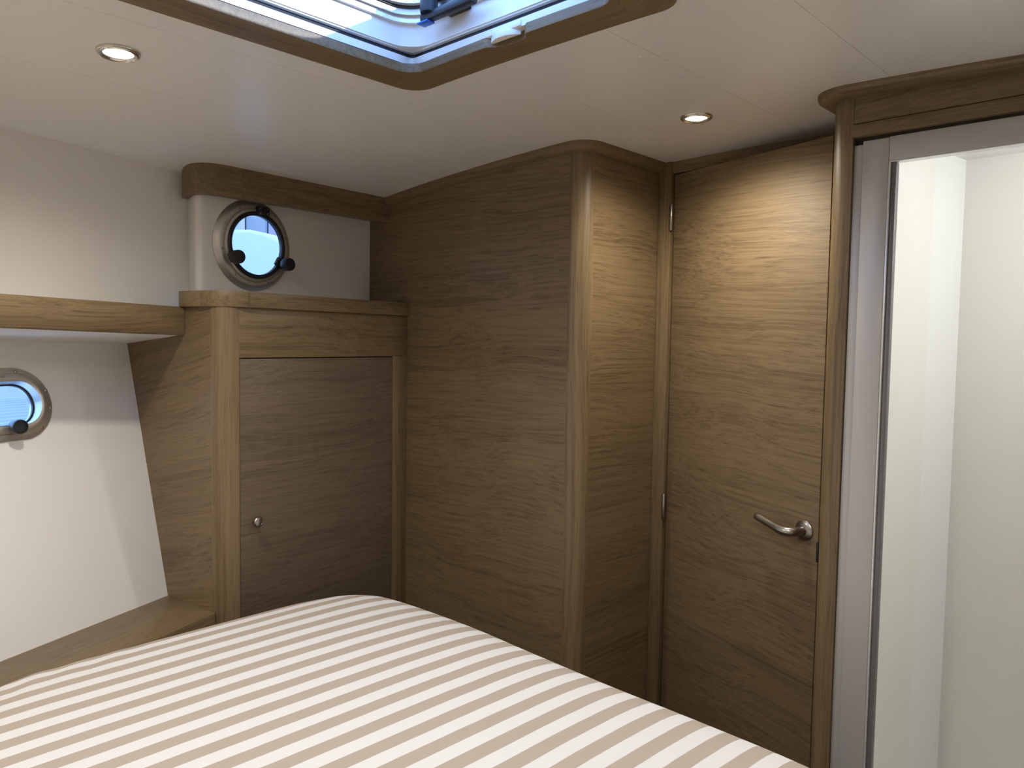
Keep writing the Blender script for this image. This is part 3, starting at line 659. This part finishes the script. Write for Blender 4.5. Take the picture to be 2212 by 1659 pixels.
# ------------------------------------------------------------------ outside: pontoon, moored boat, quay cladding
m, nt, N, L, b = newmat('pontoon_planking'); M['dock'] = m
tc = N.new('ShaderNodeTexCoord'); vr = N.new('ShaderNodeVectorRotate'); vr.rotation_type = 'Z_AXIS'; vr.inputs['Angle'].default_value = R(-22); L.new(tc.outputs['Object'], vr.inputs[0])
wv = N.new('ShaderNodeTexWave'); wv.inputs['Scale'].default_value = 2.2; wv.inputs['Distortion'].default_value = .4; wv.bands_direction = 'X'; L.new(vr.outputs[0], wv.inputs[0])
mx = N.new('ShaderNodeMix'); mx.data_type = 'RGBA'; mx.inputs[6].default_value = (.19, .20, .21, 1); mx.inputs[7].default_value = (.26, .275, .29, 1); L.new(wv.outputs[1], mx.inputs[0]); L.new(mx.outputs[2], b.inputs['Base Color'])
o = box('pontoon', -13, -3.2, -4, 1.98, Z0-1.36, Z0-.40, M['dock'], None, .01); tag(o, 'weathered plank pontoon outside the oval porthole', 'pontoon')
bt = thing('moored_boat', 'white curved cabin side of a moored boat outside the round porthole', 'boat', (-5.2, 2.9, Z0-.5))
NB = Vector((.5, -.866, 0)); Fb = Frame((-5.0, 2.70, Z0), Vector((.866, .5, 0)), UPW, NB)
prof2 = [(-.9, .70), (-.6, .765), (-.4, .785), (-.22, .782), (-.08, .752), (.06, .697), (.25, .61), (.5, .50), (.8, .37), (1.0, .28)]
bm = bmesh.new()
fr = [bm.verts.new(Fb(a, z, -.25*max(0, z))) for a, z in prof2] + [bm.verts.new(Fb(1.0, -.5, 0)), bm.verts.new(Fb(-.9, -.5, 0))]
bk = [bm.verts.new(v.co - NB*1.2) for v in fr]
bm.faces.new(fr); bm.faces.new(bk[::-1])
for i in range(len(fr)): bm.faces.new((fr[i], fr[(i+1) % len(fr)], bk[(i+1) % len(fr)], bk[i]))
build('cabin_side', bm, M['boatw'], bt, .03, 3)
hb = bmesh.new(); hull = [(-1.0, -.5), (1.2, -.5), (1.1, -1.4), (-.9, -1.4)]
fr = [hb.verts.new(Fb(a, z, .05 if z > -1 else 0)) for a, z in hull]; bk = [hb.verts.new(v.co-NB*1.3) for v in fr]
hb.faces.new(fr); hb.faces.new(bk[::-1])
for i in range(4): hb.faces.new((fr[i], fr[(i+1) % 4], bk[(i+1) % 4], bk[i]))
build('hull', hb, M['boatw'], bt, .05, 2)
qy = thing('quay_building', 'pale building with upright cladding boards beyond the moored boat', 'building', (-9.5, 5.2, Z0-.5))
Fq = Frame((-9.0, 4.9, Z0), Vector((.7, .714, 0)), UPW, Vector((.714, -.7, 0)))
cols = [plain('cladding_pale', (.30, .30, .31), .6), plain('cladding_mauve', (.27, .23, .27), .6), plain('cladding_grey', (.20, .21, .24), .6)]
for k in range(22):
    a = -3+k*.28; fbox('cladding_board', Fq, a, a+.262, -.5, 3.2, 0, .04+.02*(k % 2), cols[(k*2+k//3) % 3], qy, .006)
fbox('wall', Fq, -3.2, 3.4, -1.335, 3.3, -.6, 0, cols[2], qy, 0)
o = box('water', -30, -3.3, -20, 30, Z0-1.6, Z0-1.33, plain('harbour_water', (.03, .05, .06), .12), None, 0); tag(o, 'still harbour water around the pontoon', 'water', kind='stuff')
